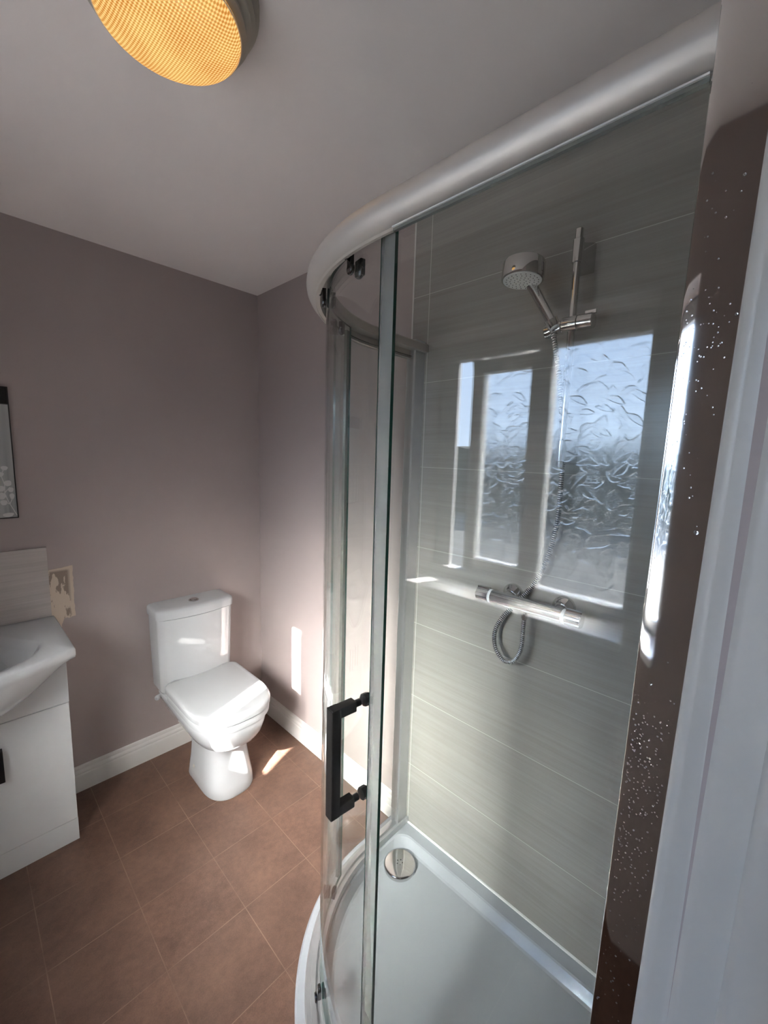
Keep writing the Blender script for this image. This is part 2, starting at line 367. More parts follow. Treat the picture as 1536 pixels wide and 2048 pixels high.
def catmull(pts, n=10):
    P = [V(p) for p in pts]; P = [P[0]*2-P[1]] + P + [P[-1]*2-P[-2]]; out = []
    for i in range(1, len(P)-2):
        a, b, c, d = P[i-1:i+3]
        for k in range(n):
            t = k/n
            out.append(0.5*((2*b) + (c-a)*t + (2*a-5*b+4*c-d)*t*t + (3*b-a-3*c+d)*t**3))
    out.append(P[-2]); return out
def tube(bm, pts, rad, seg=16, caps=True, section=None):
    """sweep with parallel transport; rad number or function(i)"""
    pts = [V(p) for p in pts]; n = len(pts)
    tang = [(pts[min(i+1, n-1)]-pts[max(i-1, 0)]).normalized() for i in range(n)]
    u, v, _ = frame_of(tang[0]); rs = []
    for i in range(n):
        if i:
            ax = tang[i-1].cross(tang[i])
            if ax.length > 1e-9:
                q = Matrix.Rotation(tang[i-1].angle(tang[i]), 3, ax.normalized()); u = q @ u
        u = (u - tang[i]*u.dot(tang[i])).normalized(); v = tang[i].cross(u)
        r = rad(i) if callable(rad) else rad
        rs.append([pts[i] + (u*math.cos(2*PI*k/seg) + v*math.sin(2*PI*k/seg))*r for k in range(seg)])
    rings(bm, rs, caps, caps)
def prism(bm, poly, axis, a, b):
    """extrude a 2D polygon along an axis ('x','y','z') from a to b"""
    def P(p, t): return {'x': (t, p[0], p[1]), 'y': (p[0], t, p[1]), 'z': (p[0], p[1], t)}[axis]
    rings(bm, [[P(p, a) for p in poly], [P(p, b) for p in poly]])

def lean(o, z0, k, ymin):
    for v in o.data.vertices:
        if v.co.y > ymin: v.co.y -= (v.co.z-z0)*k
    return o
# quadrant enclosure plan: offset curve at radius R about QC
QX, QY, YN = -0.222, -1.673, -2.150        # arc centre, face of the wall by the door
def qpt(R, th): return (QX + R*math.cos(th), QY + R*math.sin(th))
def qpath(R, y0=YN, x1=0.0, n=40, th0=PI, th1=PI/2):
    P = []
    if y0 is not None: P.append((QX-R, y0))
    for i in range(n+1): P.append(qpt(R, th0 + (th1-th0)*i/n))
    if x1 is not None: P.append((x1, QY+R))
    return P
def qsweep(bm, prof, y0=YN, x1=0.0, th0=PI, th1=PI/2, n=40):
    """prof: closed polygon of (R, z)"""
    cols = [qpath(r, y0, x1, n, th0, th1) for r, z in prof]
    m = len(cols[0])
    rs = [[(cols[k][i][0], cols[k][i][1], prof[k][1]) for k in range(len(prof))] for i in range(m)]
    rings(bm, rs)

# ------------------------------------------------------------------ the setting
XW, XWIN, H = -1.66, -1.86, 2.40            # face of the window wall, window plane, ceiling
WY0, WY1, WZ0, WZ1 = -1.86, -0.955, 1.00, 2.06   # window opening
struct(link('floor', boxes((-1.66, 0, -2.27, 0, -0.06, 0)), M['floor'], smooth=False))
struct(link('floor_hall', boxes((-2.6, 0.6, -3.7, -2.27, -0.06, 0)), M['hall_floor'], smooth=False))
struct(link('ceiling', boxes((-1.66, 0, -2.15, 0, H, H+0.06)), M['ceiling'], smooth=False))
struct(link('ceiling_hall', boxes((-2.6, 0.6, -3.7, -2.27, H, H+0.06)), M['ceiling'], smooth=False))
struct(link('wall_back', boxes((-1.66, 0.12, 0, 0.12, 0, H+0.06)), M['paint'], smooth=False))
struct(link('wall_right', boxes((0.0, 0.12, -1.119, 0, 0, H+0.06)), M['paint'], smooth=False))
struct(link('wall_right_tiled', boxes((-0.002, 0.12, -2.27, -1.119, 0, H+0.06)), M['tile'], smooth=False))
struct(link('trim_1', boxes((-0.004, 0, -1.119, -1.113, 0.0, H)), M['white_gloss'], smooth=False))
struct(link('wall_left', boxes((-1.95, XW, -2.27, WY0, 0, H+0.06), (-1.95, XW, WY1, 0.12, 0, H+0.06), (-1.95, XW, WY0, WY1, 0, WZ0-0.03), (-1.95, XW, WY0, WY1, WZ1, H+0.06)), M['paint'], smooth=False))
# wall with the doorway the camera stands in; its shower part is tiled
DX0, DX1, DZ = -1.63, -0.872, 2.03
struct(link('wall_front', boxes((-1.66, DX0, -2.27, -2.15, 0, H+0.06), (DX1, -0.78, -2.27, -2.15, 0, H+0.06), (DX0, DX1, -2.27, -2.15, DZ, H+0.06)), M['paint'], smooth=False))
struct(link('wall_front_tiled', boxes((-0.78, -0.002, -2.27, -2.15, 0, H+0.06)), M['tile'], smooth=False))
struct(link('wall_hall', boxes((-2.6, 0.6, -3.82, -3.7, 0, H+0.06), (-2.72, -2.6, -3.82, -2.27, 0, H+0.06), (0.6, 0.72, -3.82, -2.27, 0, H+0.06), (-2.6, -1.95, -2.27, -2.2, 0, H), (0.12, 0.6, -2.27, -2.2, 0, H)), M['hall'], smooth=False))

# door frame: moulded architrave, lining and stop, right jamb, left jamb and head
def jamb_profile():
    # (x, y) outline of the right jamb, room side first
    return [(-0.806, -2.150), (-0.806, -2.138), (-0.812, -2.133), (-0.840, -2.130), (-0.862, -2.128), (-0.868, -2.131), (-0.870, -2.137), (-0.868, -2.146),
            (-0.871, -2.150), (-0.878, -2.152), (-0.880, -2.156), (-0.880, -2.172), (-0.882, -2.176), (-0.893, -2.178), (-0.896, -2.182), (-0.896, -2.213), (-0.893, -2.217),
            (-0.882, -2.219), (-0.880, -2.224), (-0.880, -2.262), (-0.874, -2.275), (-0.860, -2.285), (-0.806, -2.285), (-0.806, -2.270), (-0.872, -2.268), (-0.872, -2.152)]
bm = bmesh.new(); prism(bm, jamb_profile(), 'z', 0, DZ+0.06)
lean(struct(link('trim_2', bm, M['old_gloss'], angle=50)), 1.15, 0.0125, -2.25)
bm = bmesh.new(); prism(bm, [(DX0+(-0.872-x), y) for x, y in reversed(jamb_profile())], 'z', 0, DZ+0.06)
struct(link('trim_3', bm, M['old_gloss'], angle=50))
struct(link('trim_4', boxes((DX0-0.005, DX1+0.005, -2.285, -2.130, DZ-0.01, DZ+0.0)), M['old_gloss'], smooth=False))

# skirting boards with an ogee top
SK = [(0, 0), (0.016, 0), (0.016, 0.074), (0.0145, 0.080), (0.0125, 0.083), (0.0135, 0.087), (0.013, 0.094), (0.010, 0.100), (0.0075, 0.103), (0.008, 0.108), (0.006, 0.116), (0.002, 0.120), (0, 0.120)]
bm = bmesh.new(); prism(bm, [(-d, z) for d, z in SK], 'x', -1.66, 0)
struct(link('baseboard_back', bm, M['white_gloss'], angle=30))
bm = bmesh.new(); prism(bm, [(-d, z) for d, z in SK], 'y', -1.112, 0)
struct(link('baseboard_right', bm, M['white_gloss'], angle=30))

# window: frame, opening sash left ajar, fixed pane, sill board
win = struct(link('window_1', boxes(
    (XWIN-0.03, XWIN+0.03, WY0, WY1, WZ0, WZ0+0.05), (XWIN-0.03, XWIN+0.03, WY0, WY1, WZ1-0.07, WZ1),
    (XWIN-0.03, XWIN-0.008, -1.048, WY1, WZ0, WZ1), (XWIN-0.03, XWIN+0.03, WY0, WY0+0.05, WZ0, WZ1),
    (XWIN-0.03, XWIN+0.03, -1.492, -1.440, WZ0, WZ1)), M['upvc'], bevel=0.004))
def pane_bm(*b):
    bm = boxes(b); bm.normal_update()
    for f in bm.faces:
        if f.normal.x < -0.5: f.material_index = 1
    return bm
link('pane', pane_bm(XWIN-0.002, XWIN+0.002, -1.815, -1.488, WZ0+0.045, WZ1-0.06), [M['leaf_glass'], M['obscure_back']], win, smooth=False)
sy0, sy1, sz0, sz1, xs = -1.452, -1.128, WZ0+0.055, WZ1-0.075, XWIN-0.025
st = 0.056
sash = link('sash', boxes((xs-0.025, xs+0.025, sy0, sy1, sz0, sz0+st), (xs-0.025, xs+0.025, sy0, sy1, sz1-st, sz1), (xs-0.025, xs+0.025, sy0, sy0+st, sz0, sz1), (xs-0.025, xs+0.025, sy1-st, sy1, sz0, sz1)), M['upvc'], win, bevel=0.004)
link('pane', pane_bm(xs-0.002, xs+0.002, sy0+st-.005, sy1-st+.005, sz0+st-.005, sz1-st+.005), [M['leaf_glass'], M['obscure_back']], sash, smooth=False)
bm = bmesh.new(); box(bm, xs+0.025, xs+0.05, sy0+0.012, sy0+0.04, 1.42, 1.50); cyl(bm, (xs+0.045, sy0+0.026, 1.46), (xs+0.075, sy0+0.026, 1.46), 0.009); box(bm, xs+0.066, xs+0.082, sy0+0.014, sy0+0.038, 1.34, 1.475)
link('window_handle', bm, M['upvc'], sash, bevel=0.003)
sill = struct(link('window_2_sill', boxes((XWIN+0.02, XW+0.02, WY0-0.0, WY1+0.0, WZ0-0.03, WZ0)), M['sill'], bevel=0.006, seg=3))
sill.name = 'window_sill'
# reveal lining in mauve wall paint, chosen darker to mute the sunlight on it
struct(link('trim_5', boxes((XWIN-0.03, XW+0.001, WY1-0.002, WY1+0.001, WZ0, WZ1), (XWIN-0.03, XW+0.001, WY0-0.001, WY0+0.002, WZ0, WZ1), (XWIN-0.03, XW+0.001, WY0, WY1, WZ1-0.002, WZ1+0.001)), M['paint'], smooth=False))
# outside
struct(link('ground', boxes((-40, -1.95, -25, 25, -0.5, -0.4)), M['paving'], smooth=False))
bm = bmesh.new(); rnd = random.Random(3)
pts = [(-13+rnd.uniform(-.3, .3), y*0.5, 1.95+rnd.uniform(-0.07, 0.07)) for y in range(-44, 45)]
rings(bm, [[(-13.0, p[1], -0.4), (p[0], p[1], p[2]), (-14.2, p[1], p[2]+0.05), (-14.4, p[1], -0.4)] for p in pts])
tag(link('hedge', bm, M['hedge'], smooth=False), 'dark garden hedge outside the obscured window', 'hedge', kind='stuff')

# ------------------------------------------------------------------ ceiling light
LC = (-0.885, -1.262)
t = thing('ceiling_light', 'round amber glass ceiling light with stepped base', 'ceiling light', (LC[0], LC[1], H))
bm = bmesh.new(); lathe(bm, [(0.158, 0), (0.158, -0.012), (0.150, -0.018), (0.150, -0.026), (0.143, -0.032), (0.143, -0.040), (0.134, -0.047), (0.134, -0.053), (0.122, -0.060), (0.100, -0.060)], (*LC, H), (0, 0, 1), 64)
link('lamp_base', bm, M['lampbase'], t, angle=30)
bm = bmesh.new(); prof = [(0.121, -0.058), (0.1235, -0.062), (0.1235, -0.066)]
for i in range(1, 15):
    a = i/14*PI/2; prof.append((0.122*math.cos(a), -0.066-0.030*math.sin(a)))
lathe(bm, prof, (0, 0, 0), (0, 0, 1), 64)
d = link('diffuser', bm, M['lamp']); d.parent = t
bm = bmesh.new(); tube(bm, [(LC[0]+0.1238*math.cos(2*PI*i/96), LC[1]+0.1238*math.sin(2*PI*i/96), H-0.066) for i in range(97)], 0.0014, 8, False)
link('glass_rim', bm, M['lamp_rim'], t)

# ------------------------------------------------------------------ toilet
TX = -0.421
def dring(w, yb, yf, z, cx=TX, n=48, e=2.6, frac=0.52, rb=0.03):
    """D-shaped plan ring: rounded back corners at yb, superelliptic front ending at yf"""
    ys = yb + (yf-yb)*frac          # straight part ends here
    P = []
    for i in range(n+1):            # front half, from +x side round to -x side
        a = PI*i/n
        c, s = math.cos(a), math.sin(a)
        P.append((cx + w*math.copysign(abs(c)**(2/e), c), ys + (yf-ys)*abs(s)**(2/e), z))
    for k in range(7):              # back left corner
        a = PI/2*k/6; P.append((cx - w + rb*(1-math.cos(a)), yb - rb*(1-math.sin(a)) if False else yb-rb+rb*math.sin(a), z))
    for k in range(7):
        a = PI/2*k/6; P.append((cx + w - rb*(1-math.sin(a)), yb-rb+rb*math.cos(a), z))
    return P
t = thing('toilet', 'white close-coupled toilet standing in the far corner', 'toilet', (TX, -0.35, 0))
bm = bmesh.new()
R_ = [(0.112, -0.225, -0.530, 0.0), (0.114, -0.222, -0.534, 0.012), (0.110, -0.225, -0.528, 0.05), (0.103, -0.23, -0.508, 0.11), (0.098, -0.23, -0.496, 0.17), (0.097, -0.222, -0.494, 0.215),
      (0.101, -0.205, -0.508, 0.240), (0.122, -0.175, -0.552, 0.256), (0.142, -0.13, -0.578, 0.275), (0.158, -0.075, -0.596, 0.305), (0.168, -0.035, -0.608, 0.340), (0.172, -0.025, -0.613, 0.370), (0.170, -0.025, -0.611, 0.378)]
rings(bm, [dring(w, b, f, z) for w, b, f, z in R_])
link('pan', bm, M['ceramic'], t, angle=60)
bm = bmesh.new()
rings(bm, [dring(w, -0.165, f, z) for w, f, z in ((0.170, -0.611, 0.379), (0.177, -0.617, 0.383), (0.178, -0.618, 0.405), (0.175, -0.615, 0.411))])
link('seat', bm, M['seat'], t, angle=40)
bm = bmesh.new()
rings(bm, [dring(w, -0.150, f, z, e=2.7) for w, f, z in ((0.174, -0.613, 0.4135), (0.180, -0.620, 0.417), (0.181, -0.621, 0.436), (0.179, -0.619, 0.444), (0.173, -0.612, 0.449), (0.160, -0.598, 0.451))])
link('lid', bm, M['seat'], t, angle=50)
for s in (-1, 1):
    bm = bmesh.new(); lathe(bm, [(0.014, 0), (0.016, 0.004), (0.016, 0.028), (0.012, 0.034)], (TX+s*0.075, -0.185+0.02, 0.40), (0, 0, 1), 20)
    link('seat_hinge', bm, M['seat'], t)
def cring(w, yb, yf, z, bow=0.022, r=0.035, cx=TX-0.007):
    P = []
    for k in range(9):
        a = PI/2*k/8; P.append((cx+w-r*(1-math.cos(a)), yf+r*(1-math.sin(a)), z))     # front right
    for k in range(1, 12):
        u = k/12; x = cx+w-r - (2*w-2*r)*u; P.append((x, yf - bow*(1-(2*u-1)**2), z))
    for k in range(9):
        a = PI/2*k/8; P.append((cx-w+r*(1-math.sin(a)), yf+r*(1-math.cos(a)), z))
    P += [(cx-w, yb, z), (cx+w, yb, z)]
    return P
bm = bmesh.new()
rings(bm, [cring(w, -0.012, f, z) for w, f, z in ((0.150, -0.120, 0.378), (0.168, -0.136, 0.384), (0.174, -0.142, 0.400), (0.177, -0.146, 0.52), (0.180, -0.150, 0.65), (0.182, -0.153, 0.762))])
link('cistern', bm, M['ceramic'], t, angle=50)
bm = bmesh.new()
rings(bm, [cring(w, -0.008, f, z) for w, f, z in ((0.180, -0.151, 0.764), (0.187, -0.158, 0.766), (0.188, -0.159, 0.795), (0.185, -0.156, 0.806), (0.176, -0.148, 0.812), (0.15, -0.13, 0.814))])
link('cistern_lid', bm, M['ceramic'], t, angle=50)
bm = bmesh.new(); lathe(bm, [(0.023, 0), (0.024, 0.004), (0.021, 0.007), (0.019, 0.0065)], (TX-0.006, -0.098, 0.8135), (0, 0, 1), 32)
fb = link('flush_button', bm, M['chrome'], t)
bm = bmesh.new()
for s in (-1, 1): prism(bm, [(TX-0.006+0.017*math.sin(a)*1.0 + 0.0, -0.098+s*(0.0012+0.016*max(0, math.cos(a)))) for a in [(-PI/2+PI*k/12) for k in range(13)]], 'z', 0.8195, 0.823)
link('button_half', bm, M['chrome'], fb, bevel=0.0006)
bm = bmesh.new(); lathe(bm, [(0.0075, 0), (0.0075, 0.002), (0.004, 0.004)], (TX-0.1075, -0.30, 0.072), (-1, 0, 0.05), 16)
link('fixing_cap', bm, M['lampbase'], t)
bm = bmesh.new(); lathe(bm, [(0.009, 0), (0.009, 0.012), (0.012, 0.013), (0.012, 0.024), (0.0105, 0.026), (0.005, 0.026), (0.005, 0.015)], (-0.594, -0.07, 0.357), (-0.75, -0.6, -0.05), 24)
cyl(bm, (-0.600, -0.072, 0.357), (-0.55, -0.07, 0.357), 0.009)
link('overflow_stub', bm, M['seat'], t)

# ------------------------------------------------------------------ vanity unit, basin, splashback
t = thing('vanity_unit', 'white gloss floor-standing cabinet beneath the basin', 'cabinet', (-1.25, -0.15, 0))
VX0, VX1, VY = -1.535, -0.978, -0.292
link('carcass', boxes((VX0, VX0+0.016, VY+0.018, -0.018, 0.10, 0.79), (VX1-0.016, VX1, VY+0.018, -0.018, 0.10, 0.79), (VX0+0.016, VX1-0.016, VY+0.018, -0.018, 0.10, 0.116), (VX0+0.016, VX1-0.016, -0.03, -0.018, 0.116, 0.70)), M['cabinet'], t, bevel=0.001)
link('plinth', boxes((VX0, VX1, VY+0.002, -0.03, 0.0, 0.0945)), M['cabinet'], t, bevel=0.001)
link('front_panel', boxes((VX0, VX1, VY, VY+0.018, 0.5935, 0.755)), M['cabinet'], t, bevel=0.0015)
bw = (VX1-VX0)/2
for k in range(2):
    x0 = VX0 + k*bw; dd = link('door', boxes((x0+0.001, x0+bw-0.001, VY, VY+0.018, 0.0965, 0.5905)), M['cabinet'], t, bevel=0.0015)
    hx = (VX0+bw) + (0.072 if k else -0.072)
    bm = boxes((hx-0.009, hx+0.009, VY-0.026, VY-0.018, 0.385, 0.503), (hx-0.009, hx+0.009, VY-0.02, VY, 0.386, 0.396), (hx-0.009, hx+0.009, VY-0.02, VY, 0.492, 0.502))
    h = link('handle', bm, M['black'], dd, bevel=0.001); h['label'] = 'black bar handle'
# basin: slab with bowed, bellied front
def basin():
    bm = bmesh.new(); cx, hw, n = -1.256, 0.292, 40
    def front(u, bow, y0): return y0 - bow*(math.cos(u*PI/2)**1.15)       # u in -1..1
    us = [-1 + 2*i/n for i in range(n+1)]
    def ring(z, w, y0, bow, yb=-0.004):
        return [(cx+u*w, front(u, bow, y0), z) for u in us] + [(cx+w, yb, z), (cx-w, yb, z)]
    def under(z, k):     # belly: fades towards the sides
        P = []
        for u in us:
            c = math.cos(u*PI/2)**0.9
            P.append((cx+u*hw*(0.985 - 0.03*k), front(u, 0.105, -0.398) + (0.115*k**1.5)*c + 0.09*k*(1-c)*0.6, 0.806 - 0.145*c*(math.sin(k*PI/2)**0.9)))
        z = 0.80
        return P + [(cx+hw*0.97, -0.004, 0.80), (cx-hw*0.97, -0.004, 0.80)]
    # bowl opening on the top
    def bowl(s, z, dy=0.0):
        P = []
        for i, u in enumerate(us):
            a = PI + PI*i/n
            P.append((cx + 0.205*s*math.cos(a), -0.262 + dy + 0.165*s*math.sin(a)*1.12, z))
        P += [(cx+0.11*s, -0.262+dy+0.150*s, z), (cx-0.11*s, -0.262+dy+0.150*s, z)]
        return P
    rs = [under(0, 1.0), under(0, 0.85), under(0, 0.65), under(0, 0.4), under(0, 0.15), ring(0.812, hw-0.002, -0.402, 0.105), ring(0.822, hw, -0.405, 0.106), ring(0.842, hw, -0.405, 0.106), ring(0.850, hw-0.006, -0.399, 0.104),
          bowl(1.06, 0.846), bowl(1.0, 0.838), bowl(0.94, 0.815), bowl(0.82, 0.775), bowl(0.6, 0.742, 0.01), bowl(0.3, 0.728, 0.02), bowl(0.05, 0.726, 0.02)]
    rings(bm, rs)
    return bm
t = tag(link('wash_basin', basin(), M['ceramic'], angle=55), 'white ceramic basin with bowed front on the vanity cabinet', 'basin')
tag(link('tile_splashback', boxes((-1.54, -0.976, -0.010, -0.001, 0.8515, 1.147)), M['tile_plain'], bevel=0.0008), 'grey striated tile splashback on the wall behind the basin', 'splashback')

# scraped plaster beside the splashback
def patch():
    bm = bmesh.new(); r = random.Random(5)
    out = []
    def edge(a, b, n, j):
        for i in range(n): u = i/n; out.append((a[0]+(b[0]-a[0])*u + r.uniform(-j, j), a[1]+(b[1]-a[1])*u + r.uniform(-j, j)))
    edge((-0.975, 1.046), (-0.893, 1.056), 10, 0.0012); edge((-0.893, 1.056), (-0.895, 0.828), 20, 0.0016)
    edge((-0.895, 0.828), (-0.935, 0.826), 6, 0.003); edge((-0.935, 0.826), (-0.950, 0.775), 6, 0.002); edge((-0.950, 0.775), (-0.962, 0.815), 4, 0.002); edge((-0.962, 0.815), (-0.976, 0.842), 4, 0.001); edge((-0.976, 0.842), (-0.975, 1.046), 8, 0.0003)
    prism(bm, out, 'y', -0.0022, 0.0)
    return bm
tag(link('plaster_patch', patch(), M['patch'], smooth=False), 'scraped beige bare plaster patch on wall beside splashback', 'plaster patch')

# ------------------------------------------------------------------ mirror on the wall
t = thing('wall_mirror', 'wall mirror with pale etched flowering branches, grey reflection painted on, dark edge', 'mirror', (-1.25, 0, 1.53))
AX0, AX1 = -1.45, -1.053
link('backing', boxes((AX0, AX1, -0.022, -0.001, 1.279, 1.778)), M['graphite'], t, bevel=0.001)
link('print', boxes((AX0+0.003, AX1-0.004, -0.0235, -0.0215, 1.283, 1.712)), M['print'], t, smooth=False)
link('dark_reflection', boxes((AX0+0.003, AX1-0.006, -0.0240, -0.0215, 1.7165, 1.772)), M['dark_metal'], t, smooth=False)  # dark strip stands for a reflection along the mirror's top
r = random.Random(11)
def blob(bm, x, z, w, h, ang=0.0):
    P = []
    for i in range(18):
        a = 2*PI*i/18; px, pz = w*math.cos(a)*(1+0.12*math.sin(3*a)), h*math.sin(a)*(1+0.1*math.cos(2*a))
        P.append((x+px*math.cos(ang)-pz*math.sin(ang), z+px*math.sin(ang)+pz*math.cos(ang)))
    P = [(min(max(a, AX0+0.004), AX1-0.005), max(b, 1.284)) for a, b in P]
    prism(bm, P, 'y', -0.0242, -0.0234)
def twig(bm, pts, w=0.0012):
    for a, b in zip(pts, pts[1:]):
        d = (V(b)-V(a)); nrm = V((-d.y, d.x)).normalized()*w
        prism(bm, [(V(a)+nrm)[:], (V(b)+nrm)[:], (V(b)-nrm)[:], (V(a)-nrm)[:]], 'y', -0.0241, -0.0234)
for ox in (0.0, -0.13, -0.26):
    bm = bmesh.new()
    for x, z, w, h in ((-1.083, 1.473, .010, .009), (-1.099, 1.449, .013, .010), (-1.077, 1.415, .011, .012), (-1.070, 1.390, .008, .010), (-1.068, 1.365, .007, .012), (-1.098, 1.395, .011, .012), (-1.098, 1.366, .013, .013), (-1.093, 1.341, .010, .011), (-1.083, 1.293, .016, .009)):
        blob(bm, x+ox, z, w, h, r.uniform(-.4, .4))
    twig(bm, [(-1.058+ox, 1.290), (-1.076+ox, 1.335), (-1.088+ox, 1.375), (-1.086+ox, 1.41), (-1.094+ox, 1.445), (-1.085+ox, 1.47)])
    twig(bm, [(-1.076+ox, 1.335), (-1.068+ox, 1.355)]); twig(bm, [(-1.076+ox, 1.335), (-1.093+ox, 1.345)]); twig(bm, [(-1.088+ox, 1.375), (-1.10+ox, 1.38)]); twig(bm, [(-1.087+ox, 1.38), (-1.072+ox, 1.40)])
    link('flower_branch', bm, M['etched_white'], t, smooth=False)

# ------------------------------------------------------------------ shower tray
RT = 0.555; GN_ = -1.700
def inner_path(R, x1, ycut, rc, n=40):
    """closed inner loop: near-wall edge, arc, far edge, corner at the tiled wall"""
    P = [(QX-R, ycut)]
    for i in range(n+1): P.append(qpt(R, PI - PI/2*i/n))
    for k in range(1, 9):
        a = PI/2*k/8; P.append((x1-rc+rc*math.sin(a), QY+R-rc+rc*math.cos(a)))
    P.append((x1, ycut)); return P
def outer_path(R, x1, ycut, n=40):
    P = [(QX-R, ycut)]
    for i in range(n+1): P.append(qpt(R, PI - PI/2*i/n))
    for k in range(1, 9): P.append((x1, QY+R-0.0001*k))
    P.append((x1, ycut)); return P
t = thing('shower_tray', 'white curved low-profile shower tray on the brown floor', 'shower tray', (-0.4, -1.65, 0))
bm = bmesh.new()
def zr(path, z): return [(x, y, z) for x, y in path]
rings(bm, [zr(outer_path(RT-0.004, -0.003, YN+0.001), 0.0), zr(outer_path(RT, -0.003, YN+0.001), 0.004), zr(outer_path(RT, -0.003, YN+0.001), 0.034), zr(outer_path(RT-0.006, -0.003, YN+0.001), 0.040),
           zr(inner_path(0.476, -0.050, YN+0.05, 0.055), 0.040), zr(inner_path(0.470, -0.056, YN+0.056, 0.055), 0.0375), zr(inner_path(0.452, -0.078, YN+0.078, 0.06), 0.018), zr(inner_path(0.444, -0.086, YN+0.086, 0.06), 0.015)])
tray = link('tray_basin', bm, M['acrylic'], t, angle=14)
bm = bmesh.new(); DC = (-0.158, -1.284)
lathe(bm, [(0.052, -0.006), (0.059, -0.004), (0.060, 0.001), (0.0605, 0.008), (0.058, 0.0125), (0.054, 0.0135), (0.03, 0.0150), (0.0, 0.0155)], (*DC, 0.0205), (0, 0, 1), 64)
dc = link('waste_cover', bm, M['chrome'], t, angle=60); dc['label'] = 'round chrome waste cover'
bm = bmesh.new()
for k in range(5):
    a = 2*PI*k/5+0.3; lathe(bm, [(0.0022, 0), (0.0022, 0.0004)], (DC[0]+0.0105*math.cos(a), DC[1]+0.0105*math.sin(a), 0.0358), (0, 0, 1), 14)
link('waste_hole', bm, M['black'], dc, smooth=False)
struct(link('trim_6', boxes((-0.009, -0.002, YN, QY+RT-0.01, 0.038, 0.044), (-0.76, -0.002, YN, YN+0.007, 0.038, 0.044)), M['grout'], bevel=0.002))

# ------------------------------------------------------------------ shower enclosure
t = thing('shower_enclosure', 'curved glass shower enclosure with chrome rail and sliding door', 'shower enclosure', (-0.5, -1.6, 0.04))
def arcp(n=10, r0=0.500, z0=1.934, rr=0.031, a0=PI/2, a1=-PI/2*0.98):
    return [(r0 + rr*math.cos(a0+(a1-a0)*i/n), z0 + rr*0.9*math.sin(a0+(a1-a0)*i/n)) for i in range(n+1)]
rail = arcp() + [(0.514, 1.905), (0.5105, 1.903), (0.5105, 1.935), (0.476, 1.935), (0.476, 1.958), (0.479, 1.962)]
bm = bmesh.new(); qsweep(bm, rail, YN+0.002, -0.004)
link('top_rail', bm, M['satin'], t, angle=35)
bm = boxes((QX-0.5145, QX-0.5092, YN+0.07, GN_, 1.899, 1.906))
link('glazing_gasket', bm, M['seal'], t, smooth=False)
bm = boxes((QX-0.5170, QX-0.5146, YN+0.07, GN_, 1.9035, 1.9055)); link('rail_edge_highlight', bm, M['white_gloss'], t, smooth=False)  # thin white strip added as the bright line along the rail's lower edge
base = [(0.528, 0.0405), (0.528, 0.052), (0.524, 0.056), (0.512, 0.057), (0.511, 0.066), (0.498, 0.066), (0.497, 0.055), (0.486, 0.055), (0.484, 0.066), (0.479, 0.066), (0.478, 0.0405)]
bm = bmesh.new(); qsweep(bm, base, YN+0.002, -0.004)
link('base_rail', bm, M['alu'], t, angle=30)
# wall profiles
bm = bmesh.new()
prof = [(QX-0.490, YN+0.001), (QX-0.490, YN+0.0690), (QX-0.5325, YN+0.0720), (QX-0.5340, YN+0.0712), (QX-0.5345, YN+0.069)]
for k in range(1, 9):
    u = k/8; prof.append((QX-0.5345-0.0021*math.sin(u*PI/2), YN+0.069-0.062*u))
prof += [(QX-0.5366, YN+0.001)]
prism(bm, prof, 'z', 0.0405, 1.985)
pr = lean(link('wall_profile', bm, M['chrome'], t, angle=20), 1.1, 0.0085, YN+0.005); pr['label'] = 'wet chrome wall profile by the door frame'
bm = bmesh.new(); prism(bm, [(-0.003, QY+0.492), (-0.055, QY+0.492), (-0.060, QY+0.497), (-0.060, QY+0.527), (-0.055, QY+0.532), (-0.003, QY+0.532)], 'z', 0.0405, 1.972)
link('wall_profile', bm, M['alu'], t, angle=20)
# fixed panes: flat near pane, far pane with a short curved end
def glass_strip(pts_in, pts_out, z0, z1):
    bm = bmesh.new()
    poly = list(pts_out) + list(reversed(pts_in))
    rings(bm, [[(x, y, z0) for x, y in poly], [(x, y, z1) for x, y in poly]])
    bm.faces.ensure_lookup_table()
    return bm
def edge_mat(bm, test):
    for f in bm.faces:
        if test(f): f.material_index = 1
GN = -1.700
bm = boxes((QX-0.5085, QX-0.5015, YN+0.05, GN, 0.06, 1.915))
edge_mat(bm, lambda f: abs(f.normal.x) < 0.5 and f.calc_center_median().y > GN-0.001 or abs(f.normal.x) < 0.5 and f.calc_center_median().z > 1.9)
bm.normal_update(); edge_mat(bm, lambda f: abs(f.normal.x) < 0.5)
g = link('fixed_pane', bm, [M['glass'], M['glass_edge']], t, smooth=False); g['label'] = 'flat glass pane by the door frame'
def gl_arc(r0, r1, th0, th1, z0, z1, x1=None, n=30):
    a = qpath(r0, None, x1, n, th0, th1); b = qpath(r1, None, x1, n, th0, th1)
    m = len(a); bm = bmesh.new()
    rs = [[(*a[i], z0), (*b[i], z0), (*b[i], z1), (*a[i], z1)] for i in range(m)]
    rings(bm, rs); bm.normal_update()
    for f in bm.faces:
        c = f.calc_center_median()
        if abs(f.normal.z) > 0.5 or len([v for v in f.verts]) == 4 and abs(f.normal.z) < 0.5 and f.calc_area() < (z1-z0)*(r1-r0)*1.3: f.material_index = 1
    return bm
R0 = math.radians
g = link('fixed_pane', gl_arc(0.5015, 0.5085, R0(118), R0(90), 0.06, 1.915, -0.02, 14), [M['glass'], M['glass_edge']], t, angle=30)
g['label'] = 'glass pane on the far side'
# curved sliding door
dz0, dz1 = 0.125, 1.925
door = link('door', gl_arc(0.481, 0.487, R0(177.0), R0(111.5), dz0, dz1, None, 40), [M['glass'], M['glass_edge']], t, angle=30)
door['label'] = 'curved clear glass sliding door'
